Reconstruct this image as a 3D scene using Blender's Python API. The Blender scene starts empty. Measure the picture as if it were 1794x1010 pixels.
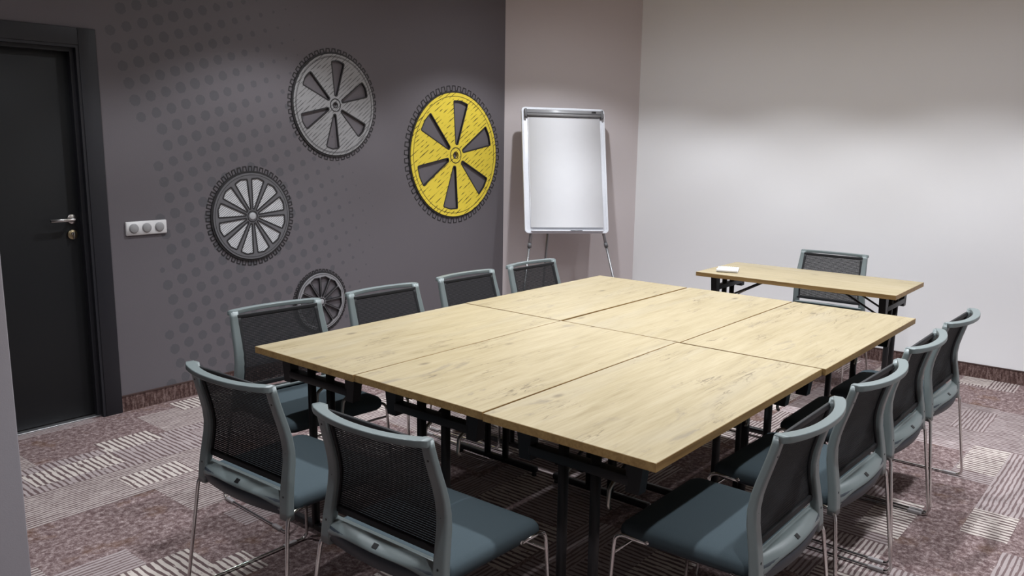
import bpy, bmesh, math, random
from mathutils import Vector, Matrix

# ------------------------------------------------------------------ camera, world, exposure
scene = bpy.context.scene
col = scene.collection
PI = math.pi

def make_camera():
    f, yaw, pit, rol = 1450.09, 0.6941, 0.1777, 0.0133
    fw = Vector((math.cos(yaw)*math.cos(pit), math.sin(yaw)*math.cos(pit), -math.sin(pit)))
    rt = Vector((math.sin(yaw), -math.cos(yaw), 0))
    up = rt.cross(fw)
    r2 = math.cos(rol)*rt + math.sin(rol)*up
    u2 = -math.sin(rol)*rt + math.cos(rol)*up
    cam = bpy.data.cameras.new('camera')
    cam.sensor_fit = 'HORIZONTAL'; cam.sensor_width = 36.0
    cam.lens = f*36.0/1794.0
    cam.clip_start = 0.05; cam.clip_end = 60
    o = bpy.data.objects.new('camera', cam)
    m = Matrix((( r2.x, u2.x, -fw.x, -1.7817), (r2.y, u2.y, -fw.y, -0.9959), (r2.z, u2.z, -fw.z, 1.553), (0, 0, 0, 1)))
    o.matrix_world = m
    col.objects.link(o)
    scene.camera = o
make_camera()

world = bpy.data.worlds.new('world'); scene.world = world
world.use_nodes = True
world.node_tree.nodes['Background'].inputs[0].default_value = (0.5, 0.5, 0.55, 1)
world.node_tree.nodes['Background'].inputs[1].default_value = 0.05

vs = scene.view_settings
vs.view_transform = 'Standard'; vs.look = 'None'; vs.gamma = 1.0; vs.use_curve_mapping = False
vs.exposure = 0.0

CEIL = 2.80
LIGHT_X = (-0.5, 1.25, 3.02)
LIGHT_Y = (-0.9, 0.25, 1.40, 2.53)
SPOT_W = 71.0
SPILL_W = 8.5
CORE_W = 60.0
def ceiling_lamps():
    for x in LIGHT_X:
        for y in LIGHT_Y:
            k = 0.55 if x < 0 else 1.0
            for nm, w, size, blend in (('downlight_beam', SPOT_W*k, 115, 0.34), ('downlight_core', CORE_W*k, 84, 1.0), ('downlight_spill', SPILL_W*k, 172, 0.5)):
                l = bpy.data.lights.new(nm, 'SPOT')
                l.energy = w; l.spot_size = math.radians(size); l.spot_blend = blend
                l.shadow_soft_size = 0.035; l.color = (0.91, 0.95, 1.0)
                o = bpy.data.objects.new(nm, l)
                o.location = (x, y, CEIL - 0.022)
                col.objects.link(o)
ceiling_lamps()

# ------------------------------------------------------------------ helpers
def link(name, me, parent=None):
    o = bpy.data.objects.new(name, me)
    col.objects.link(o)
    if parent is not None: o.parent = parent
    return o
def tag(o, label=None, cat=None, group=None, kind=None):
    if label: o['label'] = label
    if cat: o['category'] = cat
    if group: o['group'] = group
    if kind: o['kind'] = kind
    return o
def thing(name, label, cat, loc=(0,0,0), rz=0, group=None):
    o = bpy.data.objects.new(name, None); col.objects.link(o)
    o.location = loc; o.rotation_euler = (0, 0, rz); o.empty_display_size = 0.1
    return tag(o, label, cat, group)

class MB:
    """collects shapes into one mesh"""
    def __init__(s): s.v = []; s.f = []; s.sm = []
    def add(s, vs, fs, smooth=False):
        b = len(s.v); s.v += [tuple(v) for v in vs]
        for f in fs: s.f.append([b+i for i in f]); s.sm.append(smooth)
        return s
    def box(s, x0, x1, y0, y1, z0, z1):
        return s.add([(x0,y0,z0),(x1,y0,z0),(x1,y1,z0),(x0,y1,z0),(x0,y0,z1),(x1,y0,z1),(x1,y1,z1),(x0,y1,z1)],
              [(0,3,2,1),(4,5,6,7),(0,1,5,4),(1,2,6,5),(2,3,7,6),(3,0,4,7)])
    def rbox(s, x0, x1, y0, y1, z0, z1, r=0.003, seg=2):
        bm = bmesh.new(); bmesh.ops.create_cube(bm, size=1)
        for v in bm.verts:
            v.co = ((x0+x1)/2+v.co.x*(x1-x0), (y0+y1)/2+v.co.y*(y1-y0), (z0+z1)/2+v.co.z*(z1-z0))
        bmesh.ops.bevel(bm, geom=bm.edges[:], offset=r, segments=seg, profile=0.5, affect='EDGES')
        bm.verts.index_update()
        s.add([v.co[:] for v in bm.verts], [[v.index for v in f.verts] for f in bm.faces], seg > 1)
        bm.free(); return s
    def loft(s, rings, caps=True, closed=False, smooth=True):
        n = len(rings[0]); V = [p for r in rings for p in r]; F = []
        m = len(rings)
        for i in range(m if closed else m-1):
            a, b = i*n, ((i+1) % m)*n
            for j in range(n):
                k = (j+1) % n
                F.append((a+j, a+k, b+k, b+j))
        if caps and not closed:
            F.append(list(range(n))[::-1]); F.append([(m-1)*n+j for j in range(n)])
        return s.add(V, F, smooth)
    def tube(s, pts, r, n=10, caps=True):
        pts = [Vector(p) for p in pts]; rings = []
        prev = None
        for i, p in enumerate(pts):
            if i == 0: t = pts[1]-p
            elif i == len(pts)-1: t = p-pts[i-1]
            else: t = (pts[i+1]-p).normalized()+(p-pts[i-1]).normalized()
            t.normalize()
            if prev is None:
                up = Vector((0,0,1)) if abs(t.z) < 0.9 else Vector((1,0,0))
                a = t.cross(up).normalized()
            else:
                a = (prev - t*prev.dot(t)).normalized()
            prev = a; b = t.cross(a)
            rr = r[i] if isinstance(r, (list, tuple)) else r
            rings.append([p + a*rr*math.cos(2*PI*k/n) + b*rr*math.sin(2*PI*k/n) for k in range(n)])
        return s.loft(rings, caps)
    def prism(s, poly, fn0, fn1, smooth=False):
        n = len(poly)
        V = [fn0(p) for p in poly] + [fn1(p) for p in poly]
        F = [list(range(n))[::-1], list(range(n, 2*n))] + [(i, (i+1) % n, n+(i+1) % n, n+i) for i in range(n)]
        return s.add(V, F, smooth)
    def mesh(s, name, mat):
        me = bpy.data.meshes.new(name)
        me.from_pydata(s.v, [], s.f)
        me.polygons.foreach_set('use_smooth', s.sm)
        bm = bmesh.new(); bm.from_mesh(me)
        bmesh.ops.recalc_face_normals(bm, faces=bm.faces[:])
        bm.to_mesh(me); bm.free()
        if mat: me.materials.append(mat)
        me.update(); return me
    def build(s, name, mat, parent=None, weighted=False):
        o = link(name, s.mesh(name, mat), parent)
        if weighted:
            wn = o.modifiers.new('weighted_normals', 'WEIGHTED_NORMAL'); wn.mode = 'FACE_AREA'; wn.weight = 50
        return o

def fillet(pts, r, n=6):
    """round the corners of a polyline"""
    pts = [Vector(p) for p in pts]; out = [pts[0]]
    for i in range(1, len(pts)-1):
        p = pts[i]; a = (pts[i-1]-p); b = (pts[i+1]-p)
        d = min(r, a.length*0.49, b.length*0.49)
        A = p+a.normalized()*d; B = p+b.normalized()*d
        for k in range(n+1):
            t = k/n
            out.append((1-t)**2*A + 2*t*(1-t)*p + t*t*B)
    out.append(pts[-1]); return out
def rrect(w, h, r, n=5):
    """rounded rectangle outline, counter clockwise, centred"""
    o = []
    for cx, cy, a0 in ((w/2-r, h/2-r, 0), (-w/2+r, h/2-r, 90), (-w/2+r, -h/2+r, 180), (w/2-r, -h/2+r, 270)):
        for k in range(n+1):
            a = math.radians(a0+90*k/n); o.append((cx+r*math.cos(a), cy+r*math.sin(a)))
    return o
def interp(tab, z):
    if z <= tab[0][0]: return tab[0][1]
    for (a, x), (b, y) in zip(tab, tab[1:]):
        if z <= b:
            t = (z-a)/(b-a); return x+(y-x)*t
    return tab[-1][1]
def copy_tree(o, parent=None):
    c = o.copy(); col.objects.link(c); c.parent = parent
    for ch in list(o.children): copy_tree(ch, c)
    return c

# ------------------------------------------------------------------ materials
def srgb(r, g, b):
    def f(c):
        c /= 255.0
        return c/12.92 if c <= 0.04045 else ((c+0.055)/1.055)**2.4
    return (f(r), f(g), f(b), 1)
class NT:
    """small node-tree writer"""
    def __init__(s, name):
        s.m = bpy.data.materials.new(name); s.m.use_nodes = True
        s.t = s.m.node_tree; s.b = s.t.nodes['Principled BSDF']
    def n(s, typ, **kw):
        x = s.t.nodes.new(typ)
        for k, v in kw.items(): setattr(x, k, v)
        return x
    def put(s, sock, val):
        if isinstance(val, bpy.types.NodeSocket): s.t.links.new(val, sock)
        elif val is not None: sock.default_value = val
    def math(s, op, a, b=None, c=None, clamp=False):
        x = s.n('ShaderNodeMath', operation=op); x.use_clamp = clamp
        s.put(x.inputs[0], a); s.put(x.inputs[1], b)
        if c is not None: s.put(x.inputs[2], c)
        return x.outputs[0]
    def mix(s, fac, a, b, blend='MIX'):
        x = s.n('ShaderNodeMix', data_type='RGBA', blend_type=blend)
        s.put(x.inputs[0], fac); s.put(x.inputs[6], a); s.put(x.inputs[7], b)
        return x.outputs[2]
    def smooth(s, v, lo, hi):
        x = s.n('ShaderNodeMapRange', interpolation_type='SMOOTHSTEP')
        s.put(x.inputs[0], v); s.put(x.inputs[1], lo); s.put(x.inputs[2], hi)
        return x.outputs[0]
    def coord(s, kind='Object'):
        return s.n('ShaderNodeTexCoord').outputs[kind]
    def mapping(s, v, scale=(1,1,1), loc=(0,0,0), rot=(0,0,0)):
        x = s.n('ShaderNodeMapping'); s.put(x.inputs[0], v)
        x.inputs['Location'].default_value = loc; x.inputs['Rotation'].default_value = rot; x.inputs['Scale'].default_value = scale
        return x.outputs[0]
    def sep(s, v):
        x = s.n('ShaderNodeSeparateXYZ'); s.put(x.inputs[0], v); return x.outputs
    def comb(s, x, y, z=0.0):
        c = s.n('ShaderNodeCombineXYZ'); s.put(c.inputs[0], x); s.put(c.inputs[1], y); s.put(c.inputs[2], z); return c.outputs[0]
    def noise(s, v, scale=5, detail=3, rough=0.5, dist=0.0):
        x = s.n('ShaderNodeTexNoise'); s.put(x.inputs['Vector'], v)
        x.inputs['Scale'].default_value = scale; x.inputs['Detail'].default_value = detail
        x.inputs['Roughness'].default_value = rough; x.inputs['Distortion'].default_value = dist
        return x.outputs[0]
    def ramp(s, f, stops):
        x = s.n('ShaderNodeValToRGB'); s.put(x.inputs[0], f)
        e = x.color_ramp.elements
        while len(e) < len(stops): e.new(0.5)
        for i, (p, c) in enumerate(stops): e[i].position = p; e[i].color = c
        return x.outputs[0]
    def bump(s, h, strength=0.2, dist=0.01):
        x = s.n('ShaderNodeBump'); x.inputs['Strength'].default_value = strength; x.inputs['Distance'].default_value = dist
        s.put(x.inputs['Height'], h); s.t.links.new(x.outputs[0], s.b.inputs['Normal'])
    def done(s, color=None, rough=0.6, metal=0.0, spec=0.5):
        if color is not None: s.put(s.b.inputs['Base Color'], color)
        s.put(s.b.inputs['Roughness'], rough); s.b.inputs['Metallic'].default_value = metal
        s.b.inputs['Specular IOR Level'].default_value = spec
        return s.m
def plain(name, c, rough=0.6, metal=0.0, spec=0.5, vary=0.06, scale=60, bump=0.0):
    t = NT(name); n = t.noise(t.coord(), scale, 3)
    k = t.math('MULTIPLY_ADD', n, 2*vary, 1-vary)
    cc = t.mix(1.0, c, t.comb(k, k, k), 'MULTIPLY')
    if bump: t.bump(n, bump, 0.002)
    return t.done(cc, rough, metal, spec)

def wall_paint(name, c, vary=0.03):
    t = NT(name); co = t.coord()
    n = t.noise(co, 260, 2); n2 = t.noise(co, 1.3, 2)
    k = t.math('ADD', t.math('MULTIPLY_ADD', n, vary, 1-vary), t.math('MULTIPLY_ADD', n2, 0.04, -0.02))
    t.bump(n, 0.12, 0.002)
    return t.done(t.mix(1.0, c, t.comb(k, k, k), 'MULTIPLY'), 0.85, 0, 0.25)

def dotted_wall():
    """grey wallpaper with a printed halftone of darker dots, shrinking towards the right"""
    t = NT('dark_grey_dotted_wallpaper'); co = t.coord(); x, y, z = t.sep(co)
    th = math.radians(17); P = 0.094; ax, az = 0.600, 1.585
    dx = t.math('SUBTRACT', x, ax); dz = t.math('SUBTRACT', z, az)
    u = t.math('DIVIDE', t.math('ADD', t.math('MULTIPLY', dx, math.cos(th)), t.math('MULTIPLY', dz, math.sin(th))), P)
    v = t.math('DIVIDE', t.math('SUBTRACT', t.math('MULTIPLY', dz, math.cos(th)), t.math('MULTIPLY', dx, math.sin(th))), P)
    cu = t.math('ROUND', u); cv = t.math('ROUND', v)
    du = t.math('SUBTRACT', u, cu); dv = t.math('SUBTRACT', v, cv)
    d = t.math('MULTIPLY', t.math('SQRT', t.math('ADD', t.math('MULTIPLY', du, du), t.math('MULTIPLY', dv, dv))), P)
    # cell centre in wall space
    cx = t.math('ADD', t.math('MULTIPLY', t.math('SUBTRACT', t.math('MULTIPLY', cu, math.cos(th)), t.math('MULTIPLY', cv, math.sin(th))), P), ax)
    cz = t.math('ADD', t.math('MULTIPLY', t.math('ADD', t.math('MULTIPLY', cu, math.sin(th)), t.math('MULTIPLY', cv, math.cos(th))), P), az)
    wn = t.n('ShaderNodeTexWhiteNoise', noise_dimensions='2D'); t.put(wn.inputs['Vector'], t.comb(cu, cv)); rnd = wn.outputs[0]
    left = t.math('SUBTRACT', 0.54, t.math('MULTIPLY', t.smooth(cz, 1.45, 1.95), 0.22))
    inside = t.smooth(cx, left, t.math('ADD', left, 0.02))
    far = t.math('ADD', t.math('MULTIPLY', t.smooth(cz, 2.4, 0.9), 0.65), 1.80)
    fade = t.smooth(cx, far, t.math('SUBTRACT', far, 1.15))
    r = t.math('MULTIPLY', t.math('MULTIPLY', inside, fade), t.math('MULTIPLY_ADD', rnd, 0.004, 0.029))
    edge = t.math('ADD', d, t.math('MULTIPLY_ADD', t.noise(co, 90, 3), 0.012, -0.006))
    dot = t.math('MULTIPLY', t.smooth(edge, r, t.math('SUBTRACT', r, 0.003)), t.math('GREATER_THAN', r, 0.004))
    fine = t.noise(co, 240, 2)
    base = t.mix(1.0, WALL_DARK, t.comb(*[t.math('MULTIPLY_ADD', fine, 0.1, 0.95)]*3), 'MULTIPLY')
    c = t.mix(t.math('MULTIPLY', dot, 0.85), base, WALL_DOT)
    t.bump(fine, 0.15, 0.002)
    return t.done(c, 0.8, 0, 0.25)

def carpet():
    """mottled brown loop carpet with random striped patches"""
    t = NT('brown_patchwork_carpet'); co = t.coord(); x, y, z = t.sep(co)
    fine = t.noise(co, 420, 2, 0.6)
    mot = t.noise(t.mapping(co, (1, 1.0, 1)), 42, 5, 0.8)
    big = t.noise(co, 5.5, 3, 0.6)
    mott = t.ramp(t.math('ADD', t.math('MULTIPLY', mot, 0.75), t.math('MULTIPLY', fine, 0.25)),
                  [(0.38, srgb(82, 63, 63)), (0.47, srgb(111, 92, 91)), (0.54, srgb(142, 124, 123)), (0.63, srgb(190, 174, 171))])
    mott = t.mix(t.math('MULTIPLY', t.smooth(big, 0.56, 0.68), 0.35), mott, srgb(112, 80, 52))
    colr = mott
    def patches(scale, bw, bh, off, loc, kinds):
        nonlocal colr
        b = t.n('ShaderNodeTexBrick'); b.offset = off; b.offset_frequency = 2; b.squash = 0.7; b.squash_frequency = 3
        t.put(b.inputs['Vector'], t.mapping(co, (1,1,1), loc))
        b.inputs['Scale'].default_value = scale; b.inputs['Brick Width'].default_value = bw; b.inputs['Row Height'].default_value = bh
        b.inputs['Mortar Size'].default_value = 0.0
        b.inputs['Color1'].default_value = (0,0,0,1); b.inputs['Color2'].default_value = (1,1,1,1)
        r = b.outputs['Color']
        for lo, hi, axis, freq, thr, light, dark in kinds:
            inside = t.math('MULTIPLY', t.math('GREATER_THAN', r, lo), t.math('LESS_THAN', r, hi))
            # broken stripes: a wave across, noise that breaks and thickens the lines
            a, bb = (x, y) if axis == 'x' else (y, x)
            wob = t.math('MULTIPLY', t.math('SUBTRACT', t.noise(t.mapping(co, (9,9,9)), 1.0, 2), 0.5), 0.9)
            wave = t.math('MULTIPLY_ADD', t.math('SINE', t.math('ADD', t.math('MULTIPLY', bb, freq), t.math('MULTIPLY', wob, 4.0))), 0.5, 0.5)
            br = t.noise(t.comb(t.math('MULTIPLY', a, 12.0), t.math('MULTIPLY', bb, freq/2.2)), 1.0, 2)
            st = t.smooth(t.math('ADD', wave, t.math('MULTIPLY', t.math('SUBTRACT', br, 0.5), 2.1)), thr, thr+0.2)
            pc = t.mix(st, dark, light)
            pc = t.mix(0.3, pc, t.mix(1.0, pc, t.comb(*[t.math('MULTIPLY_ADD', fine, 1.6, 0.25)]*3), 'MULTIPLY'))
            rag = t.smooth(t.noise(t.mapping(co, (1,1,1)), 60, 2), 0.28, 0.36)
            colr = t.mix(t.math('MULTIPLY', inside, rag), colr, pc)
    L1, L2, L3 = srgb(178, 166, 162), srgb(166, 154, 153), srgb(198, 188, 181)
    D1, D2 = srgb(102, 85, 85), srgb(116, 99, 99)
    patches(1.0, 0.64, 0.33, 0.37, (0.13, 0.21, 0), [(0.12, 0.36, 'x', 330, 0.30, L1, D1), (0.50, 0.70, 'y', 250, 0.26, L2, D1)])
    patches(1.0, 0.41, 0.17, 0.61, (0.47, 0.05, 0), [(0.42, 0.54, 'y', 230, 0.30, L3, D1), (0.72, 0.86, 'x', 330, 0.30, L2, D2)])
    t.bump(t.math('ADD', fine, mot), 0.5, 0.004)
    return t.done(colr, 0.95, 0, 0.1)

def carpet_strip(axis):
    t = NT('carpet_skirting_'+axis); co = t.coord(); x, y, z = t.sep(co)
    a = y if axis == 'y' else x
    n1 = t.noise(t.comb(t.math('MULTIPLY', a, 70.0), t.math('MULTIPLY', z, 14.0)), 1.0, 3, 0.6)
    n2 = t.noise(co, 120, 3, 0.7)
    n = t.math('ADD', t.math('MULTIPLY', n1, 0.65), t.math('MULTIPLY', n2, 0.35))
    c = t.ramp(n, [(0.38, srgb(62, 44, 42)), (0.5, srgb(92, 72, 68)), (0.6, srgb(128, 108, 104))])
    t.bump(n2, 0.5, 0.003)
    return t.done(c, 0.95, 0, 0.1)

def oak(name, tint=1.0, edge=False):
    t = NT(name); co = t.coord()
    rnd = t.n('ShaderNodeObjectInfo').outputs['Random']
    offs = t.comb(t.math('MULTIPLY', rnd, 37.0), t.math('MULTIPLY', rnd, 91.0), 0.0)
    va = t.n('ShaderNodeVectorMath', operation='ADD'); t.put(va.inputs[0], co); t.put(va.inputs[1], offs)
    p = va.outputs[0]
    g1 = t.noise(t.mapping(p, (2.2, 26, 26)), 1.0, 5, 0.6, 0.5)
    g2 = t.noise(t.mapping(p, (7, 120, 120)), 1.0, 3, 0.6, 0.2)
    tone = t.noise(t.mapping(p, (0.9, 5, 5)), 1.0, 3, 0.5, 0.8)
    if edge:  # shade of the upright edges is put into this darker oak colour
        c = t.ramp(t.math('ADD', t.math('MULTIPLY', g1, 0.6), t.math('MULTIPLY', g2, 0.4)),
               [(0.3, srgb(116, 88, 52)), (0.5, srgb(146, 116, 72)), (0.7, srgb(166, 137, 89))])
        return t.done(c, 0.5, 0, 0.4)
    c = t.ramp(t.math('ADD', t.math('MULTIPLY', g1, 0.55), t.math('MULTIPLY', g2, 0.45)),
               [(0.3, srgb(134, 119, 88)), (0.42, srgb(152, 138, 107)), (0.56, srgb(162, 148, 118)), (0.75, srgb(170, 158, 131))])
    c = t.mix(t.math('MULTIPLY', t.smooth(tone, 0.5, 0.7), 0.4), c, srgb(158, 148, 127))
    # grey smoky patches along the grain
    sm = t.noise(t.mapping(p, (2.4, 9, 9)), 1.0, 5, 0.7, 1.2)
    c = t.mix(t.math('MULTIPLY', t.smooth(sm, 0.58, 0.72), 0.62), c, srgb(116, 107, 94))
    # dark broken cracks
    crack = None
    for (sx, sy, off, gs, g0, wd) in ((1.2, 17, (0, 0, 0), (1.5, 5, 5), 0.54, 0.009), (5.0, 52, (3, 7, 0), (3.0, 8, 8), 0.57, 0.018)):
        ck = t.noise(t.mapping(p, (sx, sy, sy), off), 1.0, 3, 0.55, 0.9)
        gate = t.noise(t.mapping(p, gs, (5+sx, 3, 0)), 1.0, 2)
        k = t.math('MULTIPLY', t.smooth(t.math('ABSOLUTE', t.math('SUBTRACT', ck, 0.5)), wd, wd*0.25), t.smooth(gate, g0, g0+0.09))
        crack = k if crack is None else t.math('MAXIMUM', crack, k)
    c = t.mix(t.math('MULTIPLY', crack, 0.66), c, srgb(80, 66, 46))
    # small knots
    vo = t.n('ShaderNodeTexVoronoi', feature='F1'); t.put(vo.inputs['Vector'], t.mapping(p, (4.2, 9, 0.01))); vo.inputs['Scale'].default_value = 1.0
    kn = t.math('MULTIPLY', t.smooth(vo.outputs['Distance'], 0.17, 0.03), t.smooth(t.sep(vo.outputs['Color'])[0], 0.6, 0.66))
    c = t.mix(t.math('MULTIPLY', kn, 0.65), c, srgb(90, 78, 62))
    t.bump(t.math('SUBTRACT', g2, t.math('MULTIPLY', crack, 1.0)), 0.08, 0.002)
    return t.done(c, 0.45, 0, 0.4)

def hatched(name, base, line, R, freq=230, ang=40, amt=0.75, circles=(), thr=0.72):
    """flat print on a wheel: broken diagonal hatching and ring lines. Local plane X-Z"""
    t = NT(name); co = t.coord(); x, y, z = t.sep(co)
    a = math.radians(ang)
    p = t.math('SUBTRACT', t.math('MULTIPLY', x, math.sin(a)), t.math('MULTIPLY', z, math.cos(a)))
    q = t.math('ADD', t.math('MULTIPLY', x, math.cos(a)), t.math('MULTIPLY', z, math.sin(a)))
    w = t.math('MULTIPLY_ADD', t.math('SINE', t.math('MULTIPLY', p, freq)), 0.5, 0.5)
    br = t.noise(t.comb(t.math('MULTIPLY', q, 16.0), t.math('MULTIPLY', p, freq/6.28)), 1.0, 2)
    st = t.smooth(t.math('ADD', w, t.math('MULTIPLY', t.math('SUBTRACT', br, 0.5), 0.9)), thr, thr+0.15)
    c = t.mix(t.math('MULTIPLY', st, amt), base, line)
    rad = t.math('SQRT', t.math('ADD', t.math('MULTIPLY', x, x), t.math('MULTIPLY', z, z)))
    for rc, hw in circles:
        k = t.smooth(t.math('ABSOLUTE', t.math('SUBTRACT', rad, rc)), hw+0.0012, hw)
        c = t.mix(k, c, line)
    return t.done(c, 0.55, 0, 0.3)

def emit(name, c, s):
    t = NT(name); t.put(t.b.inputs['Emission Color'], c); t.b.inputs['Emission Strength'].default_value = s
    return t.done(c, 0.5)

WALL_DARK = srgb(104, 99, 103)
WALL_DOT = srgb(89, 88, 92)
M = {}
M['wall_dark'] = dotted_wall()
M['wall_corner'] = wall_paint('taupe_wall_paint', srgb(204, 195, 195))
M['wall_white'] = wall_paint('white_wall_paint', srgb(238, 237, 238))
M['wall_grey'] = wall_paint('grey_wall_paint', srgb(176, 172, 178))
M['ceiling'] = wall_paint('ceiling_paint', srgb(225, 220, 216))
M['carpet'] = carpet()
M['skirt_x'] = carpet_strip('x'); M['skirt_y'] = carpet_strip('y')
M['skirt_cap'] = plain('brown_skirting_cap', srgb(70, 52, 48), 0.5)
M['oak'] = oak('light_knotty_oak'); M['oak_edge_shaded'] = oak('shaded_oak_edge', edge=True)
M['black'] = plain('black_powder_coat', srgb(24, 24, 26), 0.45, 0, 0.4)
M['steel'] = plain('zinc_steel', srgb(170, 168, 160), 0.28, 1.0)
M['chrome'] = plain('chrome', srgb(214, 212, 210), 0.12, 1.0, vary=0.01)
M['frame'] = plain('blue_grey_plastic', srgb(112, 121, 121), 0.36, 0, 0.5, 0.04, 300)
M['shell'] = plain('dark_seat_shell', srgb(42, 49, 57), 0.5)
M['mesh'] = plain('black_mesh_fabric', srgb(30, 30, 32), 0.75, 0, 0.3)
M['border'] = plain('black_mesh_border', srgb(30, 30, 32), 0.6, 0, 0.35)
M['fabric'] = plain('slate_blue_fabric', srgb(67, 77, 82), 0.95, 0, 0.1, 0.25, 900, 0.3)
M['label'] = plain('black_label', srgb(22, 22, 24), 0.4)
M['glide'] = plain('clear_plastic_glide', srgb(150, 145, 145), 0.25)
M['door'] = plain('black_door_laminate', srgb(30, 31, 33), 0.5, 0, 0.3)
M['door_frame'] = plain('dark_anthracite_frame', srgb(36, 36, 41), 0.5, 0, 0.35)
M['satin'] = plain('satin_nickel', srgb(196, 194, 192), 0.25, 1.0)
M['brass'] = plain('worn_brass', srgb(178, 164, 132), 0.3, 1.0)
M['switch'] = plain('silver_grey_plastic', srgb(205, 203, 203), 0.4)
M['knob'] = plain('mid_grey_plastic', srgb(150, 149, 150), 0.5)
M['board'] = plain('white_enamel', srgb(222, 224, 230), 0.3)
M['paper'] = plain('white_paper', srgb(224, 224, 227), 0.9, 0, 0.1, 0.02, 12)
M['alu'] = plain('brushed_aluminium', srgb(190, 190, 192), 0.35, 0.9)
M['clamp'] = plain('silver_lacquer', srgb(158, 158, 160), 0.35, 0.1)
M['cap'] = plain('grey_end_cap', srgb(96, 96, 98), 0.5)
M['tube'] = plain('grey_leg_tube', srgb(150, 150, 152), 0.35, 0.7)
M['line'] = plain('black_outline', srgb(36, 34, 36), 0.6)
M['lamp'] = emit('lamp_lens', (1, 0.98, 0.95, 1), 2.0)

# ------------------------------------------------------------------ room shell
YL, XB = 3.570, 4.427
A = Vector((3.576, 3.570, 0)); B = Vector((4.427, 2.794, 0))
XN, YR = -3.4, -3.0
TH = 0.14
def struct(name, mb, mat): return tag(mb.build(name, mat), kind='structure')
struct('floor', MB().box(XN-TH, XB+TH, YR-TH, YL+TH+0.3, -0.1, 0), M['carpet'])
ceil = struct('ceiling', MB().box(XN-TH, XB+TH, YR-TH, YL+TH+0.3, CEIL, CEIL+0.1), M['ceiling'])
DX0, DX1, DZ = -0.735, 0.172, 2.005      # door opening
wl = MB()
wl.box(DX1, 3.576, YL, YL+TH, 0, CEIL); wl.box(DX0, DX1, YL, YL+TH, DZ, CEIL); wl.box(XN, DX0, YL, YL+TH, 0, CEIL)
struct('wall_left', wl, M['wall_dark'])
d = (B-A).normalized(); nrm = Vector((-0.674, -0.739, 0)).normalized()
mb = MB(); o2 = -nrm*TH
poly = [A, B, B+o2+d*0.1, A+o2-d*0.0]
mb.prism(poly, lambda p: (p.x, p.y, 0), lambda p: (p.x, p.y, CEIL)); struct('wall_diagonal', mb, M['wall_corner'])
struct('wall_back', MB().box(XB, XB+TH, YR, 2.794, 0, CEIL), M['wall_white'])
struct('wall_right', MB().box(XN, XB, YR-TH, YR, 0, CEIL), M['wall_white'])
struct('wall_near', MB().box(XN-TH, XN, YR, YL, 0, CEIL), M['wall_grey'])
PX, PY = -0.982, 1.43
struct('wall_foreground', MB().rbox(XN+0.002, PX, PY, PY+0.16, 0, CEIL, 0.004), M['wall_grey'])
# skirting made of carpet with a thin cap
HB = 0.094
def skirting(name, p, q, inward, mat):
    p, q = Vector(p), Vector(q); n = Vector(inward)
    def bar(t0, t1, z0, z1):
        m = MB(); pl = [p+n*t0, q+n*t0, q+n*t1, p+n*t1]
        return m.prism(pl, lambda v: (v.x, v.y, z0), lambda v: (v.x, v.y, z1))
    o = struct(name, bar(0, 0.008, 0, HB-0.006), mat)
    bar(0, 0.0105, HB-0.006, HB+0.001).build('skirting_cap', M['skirt_cap'], o)
skirting('baseboard_left', (0.262, YL, 0), (3.571, YL, 0), (0, -1, 0), M['skirt_x'])
skirting('baseboard_diagonal', A+d*0.004, B-d*0.004, nrm, M['skirt_x'])
skirting('baseboard_back', (XB, 2.788, 0), (XB, YR+0.005, 0), (-1, 0, 0), M['skirt_y'])

# recessed downlights in the ceiling
for x in LIGHT_X:
    for y in LIGHT_Y:
        m = MB()
        prof = [(0.042, -0.001), (0.055, -0.006), (0.062, -0.004), (0.062, 0.0)]
        m.loft([[(x+r*math.cos(2*PI*k/24), y+r*math.sin(2*PI*k/24), CEIL+dz) for k in range(24)] for r, dz in prof], caps=False)
        t = m.build('downlight_trim', M['alu'], ceil)
        m2 = MB(); m2.loft([[(x+0.042*math.cos(2*PI*k/24), y+0.042*math.sin(2*PI*k/24), CEIL+dz) for k in range(24)] for dz in (-0.003, -0.001)])
        m2.build('downlight_lens', M['lamp'], t)

# ------------------------------------------------------------------ door
dr = bpy.data.objects.new('door_1', None); col.objects.link(dr); dr.location = (0, 0, 0); tag(dr, kind='structure')
dr['label'] = 'black flush door with dark frame in the grey wall'
AW = 0.09
m = MB(); m.rbox(DX1-0.002, DX1+AW, YL-0.014, YL-0.0005, 0, DZ+AW-0.005, 0.003); m.rbox(DX0-AW, DX0+0.002, YL-0.014, YL-0.0005, 0, DZ+AW-0.005, 0.003)
m.rbox(DX0+0.002, DX1-0.002, YL-0.014, YL-0.0005, DZ-0.002, DZ+AW-0.005, 0.003)
m.build('architrave', M['door_frame'], dr)
m = MB(); m.box(DX1-0.016, DX1, YL-0.01, YL+TH, 0, DZ); m.box(DX0, DX0+0.016, YL-0.01, YL+TH, 0, DZ); m.box(DX0+0.016, DX1-0.016, YL-0.01, YL+TH, DZ-0.016, DZ)
m.box(DX1-0.036, DX1-0.016, YL+0.02, YL+0.058, 0, DZ-0.016); m.box(DX0+0.016, DX1-0.036, YL+0.02, YL+0.058, DZ-0.036, DZ-0.016)
m.build('jamb', M['door_frame'], dr)
LY = YL+0.060
leaf = MB().rbox(DX0+0.018, DX1-0.018, LY, LY+0.042, 0.012, DZ-0.018, 0.002).build('door_leaf', M['door'], dr)
hx, hz = 0.098, 1.105
def disc_y(m, x, z, y0, y1, r, n=24):
    return m.loft([[(x+rr*math.cos(2*PI*k/n), yy, z+rr*math.sin(2*PI*k/n)) for k in range(n)] for rr, yy in ((r, y1), (r, y0+0.002), (r-0.002, y0))])
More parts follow.
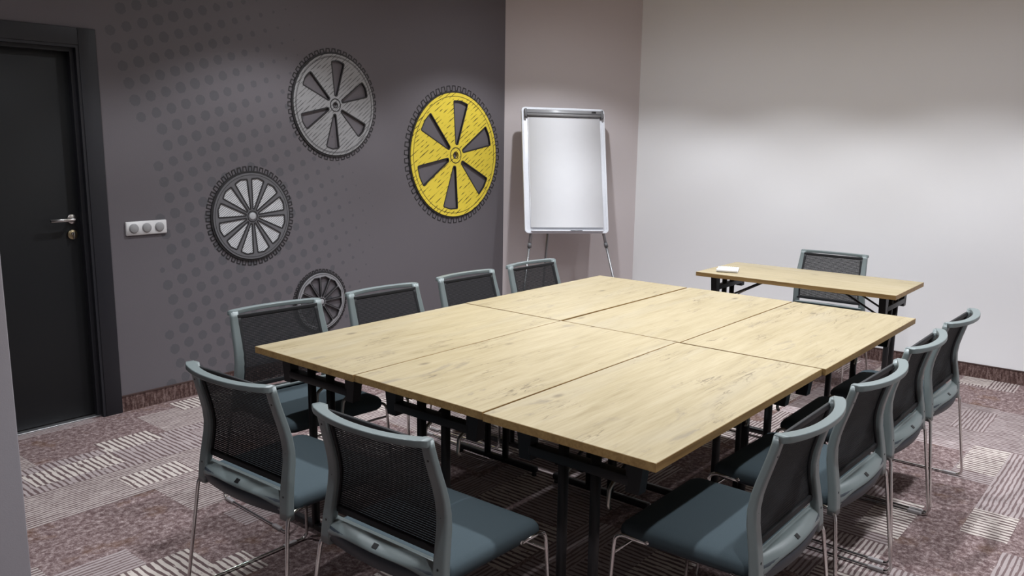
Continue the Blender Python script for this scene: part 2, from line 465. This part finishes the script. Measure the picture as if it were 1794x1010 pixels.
hd = disc_y(MB(), hx, hz, LY-0.009, LY-0.0005, 0.026).build('handle_rose', M['satin'], leaf)
m = MB(); m.tube(fillet([(hx, LY-0.009, hz), (hx, LY-0.052, hz), (hx-0.125, LY-0.052, hz-0.002)], 0.02), 0.0095, 12); m.build('lever_handle', M['satin'], leaf)
disc_y(MB(), hx-0.003, hz-0.083, LY-0.009, LY-0.0005, 0.026).build('lock_rose', M['brass'], leaf)
m = MB(); disc_y(m, hx-0.003, hz-0.078, LY-0.016, LY-0.009, 0.009, 16); m.rbox(hx-0.006, hx, LY-0.026, LY-0.009, hz-0.105, hz-0.07, 0.002); m.build('lock_cylinder', M['satin'], leaf)
MB().rbox(DX0+0.016, DX1-0.016, YL+0.018, YL+0.062, 0.0005, 0.008, 0.002).build('threshold', M['alu'], dr)

# ------------------------------------------------------------------ switch plate
sw = thing('switch_plate', 'silver horizontal plate with three round switches beside the black door', 'switch', (0.469, YL, 1.0365))
m = MB(); W2, H2 = 0.236, 0.078
m.loft([[(px*k, yy, pz*k2) for px, pz in rrect(W2, H2, 0.006)] for k, k2, yy in ((1, 1, -0.0005), (1, 1, -0.008), (0.985, 0.95, -0.012))])
m.build('plate', M['switch'], sw)
for i, cx in enumerate((-0.074, 0.0, 0.074)):
    m = MB(); disc_y(m, cx, 0, -0.0145, -0.0122, 0.0275, 28); ring = m.build('bezel', M['knob'], sw)
    m = MB(); m.loft([[(cx+0.0235*math.cos(2*PI*k/24)*s, yy, 0.0235*math.sin(2*PI*k/24)*s) for k in range(24)] for s, yy in ((1, -0.0147), (1, -0.0175), (0.9, -0.019))])
    m.build('rocker', M['knob'], sw)

# ------------------------------------------------------------------ wheel decorations on the wall
def rot2(p, a): return (p[0]*math.cos(a)-p[1]*math.sin(a), p[0]*math.sin(a)+p[1]*math.cos(a))
def wedge(r0, r1, w0, w1, rc=0.012, n=4):
    """outline of a spoke window pointing along +x: narrow at r0, wide at r1, rounded corners, arc outer edge"""
    pts = [(r0, -w0/2), (r1-0.012, -w1/2), (r1, 0), (r1-0.012, w1/2), (r0, w0/2)]
    P = [Vector((p[0], p[1], 0)) for p in pts]; out = []
    N = len(P)
    for i in range(N):
        p = P[i]; a = P[i-1]-p; b = P[(i+1) % N]-p
        dd = min(rc, a.length*0.45, b.length*0.45)
        Aq = p+a.normalized()*dd; Bq = p+b.normalized()*dd
        for k in range(n+1):
            t = k/n; v = (1-t)**2*Aq+2*t*(1-t)*p+t*t*Bq; out.append((v.x, v.y))
    return out
def plate_with_holes(R, holes, y0, y1, mat, name, parent, hub_hole=0.0):
    """disc plate in the X-Z plane with cut-outs: filled as a curve then given depth"""
    cu = bpy.data.curves.new(name, 'CURVE'); cu.dimensions = '2D'; cu.fill_mode = 'BOTH'
    cu.extrude = abs(y1-y0)/2; 
    def sp(pts):
        s = cu.splines.new('POLY'); s.points.add(len(pts)-1); s.use_cyclic_u = True
        for q, (a, b) in zip(s.points, pts): q.co = (a, b, 0, 1)
    sp([(R*math.cos(2*PI*k/96), R*math.sin(2*PI*k/96)) for k in range(96)])
    for h in holes: sp(h)
    if hub_hole: sp([(hub_hole*math.cos(2*PI*k/24), hub_hole*math.sin(2*PI*k/24)) for k in range(24)])
    ob = bpy.data.objects.new(name+'_c', cu); col.objects.link(ob)
    dg = bpy.context.evaluated_depsgraph_get()
    me = bpy.data.meshes.new_from_object(ob.evaluated_get(dg))
    bpy.data.objects.remove(ob); bpy.data.curves.remove(cu)
    me.transform(Matrix.Rotation(PI/2, 4, 'X')); me.transform(Matrix.Translation((0, (y0+y1)/2, 0)))
    me.materials.clear(); me.materials.append(mat); me.name = name
    return link(name, me, parent)
def strip_loop(m, pts, w, y0, y1):
    """flat outline of width w along a closed loop in X-Z, from depth y0 to y1"""
    n = len(pts); I = []; O = []
    for i in range(n):
        a, b, c = Vector(pts[i-1]), Vector(pts[i]), Vector(pts[(i+1) % n])
        t = ((b-a).normalized()+(c-b).normalized())
        t = t.normalized() if t.length > 1e-6 else (c-b).normalized()
        nn = Vector((t.y, -t.x)); I.append(b-nn*w/2); O.append(b+nn*w/2)
    V = [(p.x, y0, p.y) for p in I]+[(p.x, y0, p.y) for p in O]+[(p.x, y1, p.y) for p in I]+[(p.x, y1, p.y) for p in O]
    F = []
    for i in range(n):
        j = (i+1) % n
        F += [(2*n+i, 2*n+j, 3*n+j, 3*n+i), (n+i, n+j, 3*n+j, 3*n+i), (i, j, 2*n+j, 2*n+i)]
    m.add(V, F)
def teeth_ring(R0, R1, count, w):
    """outline of a toothed tyre"""
    pts = []
    for i in range(count):
        a0 = 2*PI*i/count; s = 2*PI/count
        for fr, rr in ((0.0, R0), (0.28, R0), (0.36, R1), (0.86, R1), (0.94, R0)):
            a = a0+fr*s; pts.append((rr*math.cos(a), rr*math.sin(a)))
    m = MB(); strip_loop(m, pts, w, -0.0005, -0.0022); return m
def circle(r, n=72): return [(r*math.cos(2*PI*k/n), r*math.sin(2*PI*k/n)) for k in range(n)]

def wheel(name, label, cx, cz, Rt, Rd, count, a0, nwin, win, plate_mat, kind):
    w = thing(name, label, 'wall decor', (cx, YL, cz), 0, 'wheel decorations on the dark wall')
    teeth_ring(Rd*1.035, Rt, count, 0.0085).build('toothed_ring', M['line'], w)
    holes = [[rot2(p, math.radians(a0)+2*PI*i/nwin) for p in wedge(*win)] for i in range(nwin)]
    T = 0.012
    # black ring drawn in for the shadow around the raised disc
    m = MB(); strip_loop(m, circle(Rd+0.004, 96), 0.016, -0.0005, -0.009); m.build('shadow_ring', M['line'], w)
    hub = Rd*0.05 if kind == 'slots' else 0.0
    plate_with_holes(Rd, holes, -0.003-T, -0.003, plate_mat, 'disc', w, hub)
    m = MB()
    for h in holes: strip_loop(m, h, 0.008 if Rd > 0.25 else 0.005, -0.004, -0.0165 if kind != 'inset' else -0.0165)
    m.build('window_outline', M['line'], w)
    m = MB(); strip_loop(m, circle(Rd*0.125, 32), 0.005, -0.014, -0.0175); strip_loop(m, circle(Rd*0.055, 28), 0.005, -0.014, -0.0175)
    m.build('hub_ring', M['line'], w)
    if kind != 'slots':
        m = MB(); strip_loop(m, circle(Rd*0.955, 80), 0.0028, -0.013, -0.0157); m.build('rim_line', M['line'], w)
    if kind == 'inset':
        for i, h in enumerate(holes):
            m = MB(); m.prism([Vector((p[0], p[1], 0)) for p in h], lambda p: (p.x, -0.004, p.y), lambda p: (p.x, -0.012, p.y))
            m.build('pane', M['wheel_pane'], w)
    if kind != 'slots':
        m = MB(); m.loft([[(r*math.cos(2*PI*k/28), yy, r*math.sin(2*PI*k/28)) for k in range(28)] for r, yy in ((Rd*0.085, -0.004), (Rd*0.085, -0.017), (Rd*0.07, -0.0185))])
        m.build('hub', M['wheel_hub'], w)
    return w
M['wheel_yellow'] = hatched('yellow_hatched_print', srgb(234, 209, 72), srgb(60, 52, 26), 0.478, 215, 33, 0.9, ((0.452, 0.0018),), 0.92)
M['wheel_grey'] = hatched('grey_hatched_print', srgb(146, 145, 146), srgb(52, 50, 52), 0.332, 300, 38, 0.75, ((0.312, 0.0012), (0.318, 0.0008)), 0.85)
M['wheel_rim'] = plain('dark_grey_wheel', srgb(98, 97, 100), 0.55, vary=0.03)
M['wheel_pane'] = hatched('pale_hatched_pane', srgb(205, 205, 207), srgb(92, 92, 96), 0.2, 560, 35, 0.75, (), 0.62)
M['wheel_hub'] = plain('pale_grey_hub', srgb(170, 170, 172), 0.5)
M['wheel_spoke'] = plain('light_grey_spokes', srgb(142, 141, 144), 0.55, vary=0.03)
wheel('wheel_decoration', 'large yellow wheel with six slots and black toothed outline', 2.975, 1.425, 0.530, 0.478, 54, 82, 6, (0.085, 0.422, 0.026, 0.162), M['wheel_yellow'], 'slots')
wheel('wheel_decoration', 'grey hatched wheel with six slots, highest on the dark wall', 1.811, 1.764, 0.366, 0.332, 47, 84, 6, (0.060, 0.292, 0.018, 0.108), M['wheel_grey'], 'slots')
wheel('wheel_decoration', 'dark wheel with twelve pale hatched panes, nearest the switch plate', 1.146, 1.060, 0.308, 0.268, 47, 78, 12, (0.046, 0.240, 0.010, 0.090, 0.007), M['wheel_rim'], 'inset')
wheel('wheel_decoration', 'smallest wheel with twelve thin pale spokes, low behind a chair', 1.655, 0.444, 0.222, 0.196, 47, 78, 12, (0.034, 0.174, 0.010, 0.078, 0.005), M['wheel_spoke'], 'spokes')

# ------------------------------------------------------------------ folding tables
TOP, TT = 0.74, 0.026
def make_table(L, W):
    """folding table, long side along local X, origin on the floor under its centre"""
    t = thing('folding_table', '', 'table')
    hx, hy = L/2, W/2
    top = MB().rbox(-hx+0.0012, hx-0.0012, -hy+0.0012, hy-0.0012, TOP-TT, TOP, 0.001, 1).build('tabletop', M['oak'], t, True)
    m = MB()
    z0, z1 = TOP-TT+0.0005, TOP-0.0012
    m.box(-hx, hx, -hy, -hy+0.0012, z0, z1); m.box(-hx, hx, hy-0.0012, hy, z0, z1)
    m.box(-hx, -hx+0.0012, -hy+0.0012, hy-0.0012, z0, z1); m.box(hx-0.0012, hx, -hy+0.0012, hy-0.0012, z0, z1)
    m.build('edge_band', M['oak_edge_shaded'], top)
    U = TOP-TT
    for s in (-1, 1):
        ex = s*(hx-0.088)
        # cross beam with end brackets
        m = MB().rbox(ex-0.02, ex+0.02, -0.175, 0.175, U-0.094, U-0.064, 0.003); m.build('cross_beam', M['black'], t)
        for q in (-1, 1):
            yc = q*0.195
            pl = [(yc-0.028, U-0.0005), (yc+0.028, U-0.0005), (yc+0.028-(0.014 if q > 0 else 0), U-0.112), (yc-0.028+(0.014 if q < 0 else 0), U-0.112)]
            m = MB(); m.prism([Vector((0, a, b)) for a, b in pl], lambda p: (ex-0.019, p.y, p.z), lambda p: (ex+0.019, p.y, p.z))
            m.build('bracket', M['black'], t)
            yp = q*0.057
            m = MB(); m.loft([[(ex+a, yp+b, z) for a, b in rrect(0.030, 0.027, 0.010, 4)] for z in (0.03, U-0.03)]); m.build('leg_post', M['black'], t)
            # folding brace with a bent steel end
            ix = ex-s*0.30
            m = MB().tube([(ix, yp+q*0.022, U-0.006), (ex-s*0.06, yp+q*0.022, U-0.135)], 0.006, 8); br = m.build('brace', M['black'], t)
            m = MB().tube(fillet([(ex-s*0.085, yp+q*0.022, U-0.122), (ex-s*0.04, yp+q*0.022, U-0.148), (ex-s*0.034, yp+q*0.022, U-0.200), (ex-s*0.046, yp+q*0.022, U-0.212)], 0.012, 4), 0.0065, 8)
            m.build('latch_hook', M['steel'], br)
            m = MB().rbox(ix-0.03, ix+0.03, yp+q*0.022-0.014, yp+q*0.022+0.014, U-0.012, U-0.0005, 0.002); m.build('hinge_plate', M['black'], t)
        m = MB(); m.rbox(ex-0.015, ex+0.015, -0.25, 0.25, 0.0185, 0.046, 0.006); m.build('foot', M['black'], t)
        for q in (-1, 1):
            m = MB(); m.loft([[(ex+r*math.cos(2*PI*k/14), q*0.235+r*math.sin(2*PI*k/14), z) for k in range(14)] for r, z in ((0.011, 0.0005), (0.012, 0.008), (0.008, 0.020))]); m.build('levelling_foot', M['black'], t)
    return t
table0 = make_table(1.20, 0.594)
tables = [
  # cx, cy, rot(deg), label
  (0.601, 0.300, 0.25, 'oak folding table at the near right corner of the joined block'),
  (0.606, 0.900, 0.0, 'oak folding table in the middle of the near row of the joined block'),
  (0.600, 1.498, -0.1, 'oak folding table at the near left corner of the joined block'),
  (1.811, 0.290, -0.1, 'oak folding table at the right end of the far row, beside the farthest right-hand chairs'),
  (1.812, 0.890, 0.0, 'oak folding table in the middle of the far row of the joined block'),
  (1.809, 1.499, -0.15, 'oak folding table at the far left of the block, nearest the flipchart'),
  (3.270, 0.838, 90.5, 'separate oak folding desk with a white notepad, in front of the white wall'),
]
for i, (cx, cy, r, lab) in enumerate(tables):
    o = table0 if i == 0 else copy_tree(table0)
    o.location = (cx, cy, 0); o.rotation_euler = (0, 0, math.radians(r)); o['label'] = lab
    if i < 6: o['group'] = 'folding tables pushed together into one block'
    elif 'group' in o: del o['group']

# ------------------------------------------------------------------ chairs
PROF = [(0.395, 0.056), (0.45, 0.058), (0.52, 0.068), (0.58, 0.080), (0.62, 0.080), (0.67, 0.070), (0.74, 0.048), (0.79, 0.034), (0.83, 0.026)]
def prof(z):   # smooth the table a little
    return sum(interp(PROF, z+dz) for dz in (-0.03, -0.015, 0, 0.015, 0.03))/5
def make_chair():
    """mesh-back sled chair facing local +X, origin on the floor between the rear legs"""
    t = thing('mesh_chair', '', 'chair')
    # sled base: one bent rod on each side
    for s in (-1, 1):
        path = [(0.12, s*0.225, 0.417), (0.045, s*0.242, 0.417), (0.0, s*0.276, 0.0065), (0.500, s*0.262, 0.0065), (0.480, s*0.244, 0.424), (0.38, s*0.228, 0.414)]
        MB().tube(fillet(path, 0.035, 6), 0.0062, 10).build('sled_leg', M['chrome'], t)
        for gx in (0.055, 0.42):
            w0 = 0.276-(0.014)*gx/0.5
            MB().rbox(gx-0.028, gx+0.028, s*w0-0.0085, s*w0+0.0085, 0.0005, 0.0145, 0.003).build('glide', M['glide'], t)
        # upright of the back
        rings = []
        zs = [0.398, 0.42, 0.45, 0.49, 0.53, 0.57, 0.61, 0.65, 0.69, 0.73, 0.77, 0.80, 0.823]
        for z in zs:
            x = prof(z); k = (z-0.398)/0.42
            yo = 0.247-0.026*k; wd = 0.044-0.010*k; dp = 0.030-0.006*k
            rings.append([(x+a, s*(yo-wd/2)+b, z) for a, b in rrect(dp, wd, 0.008, 3)])
        up = MB().loft(rings).build('back_upright', M['frame'], t, True)
        m = MB()
        for z in (0.47, 0.60, 0.765):
            k = (z-0.398)/0.42; yo = 0.247-0.026*k; wd = 0.044-0.010*k
            xr = prof(z)-(0.030-0.006*k)/2
            m.loft([[(xr+dx, s*(yo-wd/2)+0.0035*math.cos(2*PI*j/10), z+0.0035*math.sin(2*PI*j/10)) for j in range(10)] for dx in (0.002, -0.0006)])
        m.build('screw', M['label'], up)
    MB().tube([(0.477, -0.246, 0.365), (0.477, 0.246, 0.365)], 0.0045, 8).build('crossbar', M['chrome'], t)
    MB().tube([(0.12, -0.228, 0.413), (0.12, 0.228, 0.413)], 0.007, 8).build('crossbar', M['chrome'], t)
    MB().tube([(0.38, -0.236, 0.420), (0.38, 0.236, 0.420)], 0.007, 8).build('crossbar', M['chrome'], t)
    # bowed top rail
    rings = []; N = 28
    for i in range(N+1):
        y = -0.221+0.442*i/N; k = abs(y)/0.221
        xc = -0.026+0.050*k**2.3
        dp = 0.029+0.008*k**3; hh = 0.017+0.004*k**3
        if k > 0.985: dp *= 0.85; hh *= 0.85
        sl = 0.050*2.3*max(k, 1e-4)**1.3/0.221*(1 if y > 0 else -1)
        nx, ny = 1/math.sqrt(1+sl*sl), -sl/math.sqrt(1+sl*sl)
        rings.append([(xc+a*nx, y+a*ny*(1 if k < 0.9 else 0.3), 0.8155+b+0.001*k*k) for a, b in rrect(dp, hh, 0.003, 2)])
    MB().loft(rings).build('top_rail', M['frame'], t, True)
    # lower rail: sloping shelf with an arched apron
    rings = []; N = 24
    for i in range(N+1):
        y = -0.222+0.444*i/N; k = abs(y)/0.222
        xb = 0.020+0.026*k*k                   # rear face, bowed backwards
        zb = 0.400+0.051*max(0.0, 1-k**4)**0.7     # arch
        zt = 0.470
        rings.append([(0.078, y, zt+0.006), (xb+0.026, y, zt+0.004), (xb+0.008, y, zt-0.010), (xb, y, min(zt-0.016, max(zb+0.004, zt-0.030))), (xb+0.002, y, zb), (xb+0.012, y, zb+0.001), (xb+0.026, y, zt-0.012), (0.078, y, zt-0.008)])
    lr = MB().loft(rings).build('lower_rail', M['frame'], t)
    m = MB(); q0, q1 = Vector((0.0290, 0, 0.4622)), Vector((0.0405, 0, 0.4712)); nv = Vector((-0.6, 0, 0.8))*0.0009
    m.add([tuple(p+Vector((0, yy, 0))+nv*k) for k in (-1, 1) for p, yy in ((q0, -0.009), (q0, 0.009), (q1, 0.009), (q1, -0.009))], [(0,1,2,3),(4,5,6,7),(0,1,5,4),(1,2,6,5),(2,3,7,6),(3,0,4,7)])
    m.build('label_tab', M['label'], lr)
    # seat
    def outline(w, h, r, inset, z, cx=0.269, dish=0.0):
        return [(cx+a, b*(1-0.05*max(0, -a)/0.21), z) for a, b in rrect(w-2*inset, h-2*inset, max(r-inset*0.5, 0.008), 6)]
    Lx, Wy = 0.426, 0.476
    def wf(ring):      # waterfall front, rear kick
        return [(x, y, z-0.010*max(0, (x-0.38)/0.12)**2) for x, y, z in ring]
    rings = [wf(outline(Lx, Wy, 0.038, i, z)) for i, z in ((0.020, 0.413), (0.004, 0.417), (0.0, 0.430), (0.002, 0.443), (0.010, 0.453), (0.03, 0.459), (0.07, 0.461), (0.12, 0.460), (0.18, 0.459))]
    MB().loft(rings).build('seat_cushion', M['fabric'], t)
    rings = [wf(outline(Lx, Wy, 0.038, i, z)) for i, z in ((0.06, 0.396), (0.03, 0.398), (0.012, 0.408), (0.016, 0.4165))]
    MB().loft(rings).build('seat_shell', M['shell'], t)
    # rear apron of the shell seen through the arch
    rings = []
    for i in range(17):
        y = -0.214+0.428*i/16; k = abs(y)/0.222; xb = 0.0205+0.026*k*k
        rings.append([(xb+0.004, y, 0.456), (xb, y, 0.432), (xb+0.006, y, 0.408), (xb+0.02, y, 0.399), (xb+0.06, y, 0.400), (xb+0.05, y, 0.450)])
    MB().loft(rings).build('rear_apron', M['shell'], t)
    # flat stretched mesh between the uprights, woven from horizontal bands
    z0, z1 = 0.505, 0.800
    m = MB(); pitch = 0.0062; z = z0
    def half(z): return 0.247-0.026*((z-0.398)/0.42)-0.026
    while z < z1:
        a, b = z, z+pitch*0.80
        xa, xb = prof(a)+0.010, prof(b)+0.010; ha, hb = half(a), half(b)
        m.add([(xa, -ha, a), (xa, ha, a), (xb, hb, b), (xb, -hb, b), (xa-0.0015, -ha, a), (xa-0.0015, ha, a), (xb-0.0015, hb, b), (xb-0.0015, -hb, b)],
              [(0,1,2,3), (7,6,5,4), (0,1,5,4), (3,2,6,7)])
        z += pitch
    zz = [z0+(z1-z0)*i/16 for i in range(17)]
    for j in range(44):
        f = -1+2*j/43.0
        L_ = [(prof(q)+0.0092, f*half(q)) for q in zz]
        V = [(x, y-0.0006, q) for (x, y), q in zip(L_, zz)]+[(x, y+0.0006, q) for (x, y), q in zip(L_, zz)]
        m.add(V, [(i, i+1, 17+i+1, 17+i) for i in range(16)])
    me_ = m.build('mesh_panel', M['mesh'], t); me_['kind'] = 'stuff'
    m = MB()
    for s in (-1, 1):
        rings = [[(prof(q)+0.006+a, s*(half(q)-0.005)+b, q) for a, b in rrect(0.012, 0.026, 0.004, 2)] for q in zz]
        m.loft(rings)
    m.rbox(prof(z0)+0.002, prof(z0)+0.014, -half(z0), half(z0), z0-0.012, z0+0.008, 0.003)
    m.rbox(prof(z1)+0.003, prof(z1)+0.013, -half(z1), half(z1), z1-0.008, z1+0.010, 0.003)
    m.build('mesh_border', M['border'], t)
    return t
chair0 = make_chair()
chairs = [
  (0.402, -0.268, 90.3, 'grey mesh-back chair on the right side, nearest the camera'),
  (0.990, -0.275, 88.5, 'grey mesh-back chair, second from the camera along the right side'),
  (1.604, -0.262, 90.3, 'grey mesh-back chair, third from the camera along the right side'),
  (2.178, -0.265, 89.1, 'grey mesh-back chair on the right side, farthest from the camera'),
  (-0.456, 1.268, 1.7, 'grey mesh-back chair at the near end of the table, left one of two'),
  (-0.451, 0.609, 1.1, 'grey mesh-back chair at the near end of the table, right one of two'),
  (0.297, 2.102, -93.8, 'grey mesh-back chair on the left side, in front of the smallest wheel'),
  (0.893, 2.078, -91.7, 'grey mesh-back chair on the left side, second from the door'),
  (1.505, 2.091, -90.0, 'grey mesh-back chair on the left side, below the yellow wheel'),
  (2.092, 2.100, -90.4, 'grey mesh-back chair on the left side, in front of the flipchart legs'),
  (3.936, 0.898, 181.2, 'grey mesh-back chair behind the separate desk by the white wall'),
]
for i, (x, y, r, lab) in enumerate(chairs):
    o = chair0 if i == 0 else copy_tree(chair0)
    o.location = (x, y, 0); o.rotation_euler = (0, 0, math.radians(r)); o['label'] = lab
    o['group'] = 'grey mesh-back sled chairs'

# ------------------------------------------------------------------ flipchart easel
def flipchart():
    s_, D_, zb, yaw, lean, h = 0.465, 0.446, 0.812, -0.070, 0.257, 1.032
    W = 0.70
    base = A+d*s_+nrm*D_
    dd = math.cos(yaw)*d+math.sin(yaw)*nrm
    rz = math.atan2(dd.y, dd.x)
    root = thing('flipchart_easel', 'white flipchart easel with paper pad and three tubular legs in the corner', 'flipchart', (base.x, base.y, 0), rz)
    # local: X along board, -Y towards the room, Z up ; board plane leans back
    ny = -1.0
    R = Matrix.Translation((0, 0, zb)) @ Matrix.Rotation(-lean, 4, 'X')
    root_roll = Matrix.Rotation(0.012, 4, 'Y')
    def T(v): 
        w = R @ root_roll @ Vector(v); return (w.x, w.y, w.z)
    def xform(m): m.v = [T(v) for v in m.v]; return m
    # panel, with rounded corners : x, y(depth, + = behind), z (0..h)
    m = MB(); m.loft([[(px, yy, h/2+pz) for px, pz in rrect(W*k, h*k2, 0.03, 6)] for k, k2, yy in ((0.98, 0.985, 0.02), (1, 1, 0.016), (1, 1, 0.002), (0.99, 0.993, 0.0))])
    panel = xform(m).build('board', M['board'], root)
    m = MB(); strip = rrect(W-0.002, h-0.002, 0.03, 6)
    n = len(strip); inner = rrect(W-0.034, h-0.034, 0.02, 6)
    V = [(a, -0.006, h/2+b) for a, b in strip]+[(a, -0.006, h/2+b) for a, b in inner]+[(a, 0.0005, h/2+b) for a, b in strip]+[(a, -0.0002, h/2+b) for a, b in inner]
    F = []
    for i in range(n):
        j = (i+1) % n; F += [(i, j, n+j, n+i), (i, j, 2*n+j, 2*n+i), (n+i, n+j, 3*n+j, 3*n+i)]
    m.add(V, F); xform(m).build('board_rim', M['board'], panel)
    # paper pad: a few sheets, the front one slightly curled
    m = MB(); pw = 0.600; ph = 0.905; z0 = 0.045
    m.box(-pw/2-0.002, pw/2-0.002, -0.010, -0.0065, z0+0.004, z0+ph)
    xform(m).build('paper_pad', M['paper'], root)
    m = MB(); N = 14; V = []; F = []
    for i in range(N+1):
        f = i/N; z = z0+ph*(1-f); yy = -0.0115-0.004*f*f-0.006*max(0, f-0.85)/0.15*0.4
        V += [(-pw/2+0.004, yy, z), (pw/2+0.004, yy-0.002*f, z), (-pw/2+0.004, yy+0.0008, z), (pw/2+0.004, yy-0.002*f+0.0008, z)]
    for i in range(N):
        a = 4*i; F += [(a, a+1, a+5, a+4), (a+2, a+3, a+7, a+6), (a, a+2, a+6, a+4), (a+1, a+3, a+7, a+5)]
    m.add(V, F, True); xform(m).build('front_sheet', M['paper'], root)
    # clamp bar across the top
    m = MB(); m.loft([[(x, -0.020+a, h-0.050+b) for a, b in rrect(0.030, 0.052, 0.010, 4)] for x in (-0.312, 0.312)])
    cl = xform(m).build('clamp_bar', M['clamp'], root)
    m = MB(); m.rbox(-0.312, 0.312, -0.0385, -0.034, h-0.058, h-0.050, 0.0015); xform(m).build('clamp_groove', M['cap'], cl)
    for s in (-1, 1):
        m = MB(); m.rbox(s*0.312-(0.018 if s < 0 else -0.0), s*0.312+(0.018 if s > 0 else 0.0), -0.040, -0.004, h-0.088, h-0.020, 0.004); xform(m).build('clamp_end', M['cap'], cl)
    m = MB(); m.rbox(0.232, 0.268, -0.0365, -0.0345, h-0.047, h-0.032, 0.0006); xform(m).build('maker_plate', M['label'], cl)
    # pen tray lip
    m = MB(); m.rbox(-0.30, 0.30, -0.034, -0.004, 0.012, 0.022, 0.003); tr = xform(m).build('pen_tray', M['board'], root)
    m = MB(); m.rbox(0.02, 0.12, -0.0352, -0.034, 0.0135, 0.019, 0.0004); xform(m).build('maker_plate', M['label'], tr)
    # legs
    def leg(top, foot):
        a, b = Vector(T(top)), Vector(foot); mid = a.lerp(b, 0.30)
        m = MB().tube([a, mid], 0.0125, 12); lg = m.build('leg', M['tube'], root)
        MB().tube([a.lerp(b, 0.27), b+Vector((0, 0, 0.02))], 0.010, 12).build('lower_tube', M['tube'], lg)
        q = a.lerp(b, 0.285); dr_ = (b-a).normalized()
        MB().tube([q-dr_*0.018, q+dr_*0.018], 0.0165, 12).build('clamp_collar', M['cap'], lg)
        MB().tube([b+Vector((0, 0, 0.001)), b+Vector((0, 0, 0.022))], [0.016, 0.013], 12).build('rubber_foot', M['label'], lg)
    leg((-0.262, 0.030, 0.20), (-0.43, -0.17, 0))
    leg((0.280, 0.030, 0.20), (0.465, -0.17, 0))
    leg((-0.085, 0.045, 0.55), (-0.14, 0.285, 0))
    m = MB(); m.rbox(-0.30, 0.30, 0.0165, 0.040, 0.19, 0.22, 0.003); m.rbox(-0.10, -0.07, 0.0165, 0.050, 0.50, 0.58, 0.003); xform(m).build('leg_mount', M['cap'], panel)
    return root
flipchart()

# ------------------------------------------------------------------ notepad on the desk
def notepad():
    rz = math.radians(22)
    root = thing('notepad', 'small white notepad with curled pages lying on the separate desk', 'notepad', (3.165, 1.312, TOP), rz)
    m = MB().rbox(-0.10, 0.10, -0.066, 0.066, 0.0005, 0.009, 0.002); m.build('lower_pad', M['paper'], root)
    V = []; F = []; N = 12
    for i in range(N+1):
        x = -0.098+0.19*i/N; z = 0.0105+0.010*(1-i/N)**2
        V += [(x, -0.060, z), (x, 0.060, z), (x, -0.060, z-0.0014), (x, 0.060, z-0.0014)]
    for i in range(N):
        a = 4*i; F += [(a, a+1, a+5, a+4), (a+2, a+3, a+7, a+6), (a, a+2, a+6, a+4), (a+1, a+3, a+7, a+5)]
    m = MB(); m.add(V, F, True); pg = m.build('top_page', M['printed'], root)
    m = MB().tube([(-0.098, -0.064, 0.013), (-0.098, 0.064, 0.013)], 0.011, 12); m.build('rolled_spine', M['paper'], root)
t = NT('printed_page'); x, y, z = t.sep(t.coord())
w = t.math('MULTIPLY', t.math('GREATER_THAN', t.math('SINE', t.math('MULTIPLY', y, 480.0)), 0.55), t.math('GREATER_THAN', t.noise(t.comb(t.math('MULTIPLY', x, 60.0), t.math('MULTIPLY', y, 76.0)), 1.0, 1), 0.46))
M['printed'] = t.done(t.mix(t.math('MULTIPLY', w, t.math('GREATER_THAN', x, -0.02)), srgb(236, 238, 236), srgb(120, 132, 130)), 0.8, 0, 0.2)
notepad()
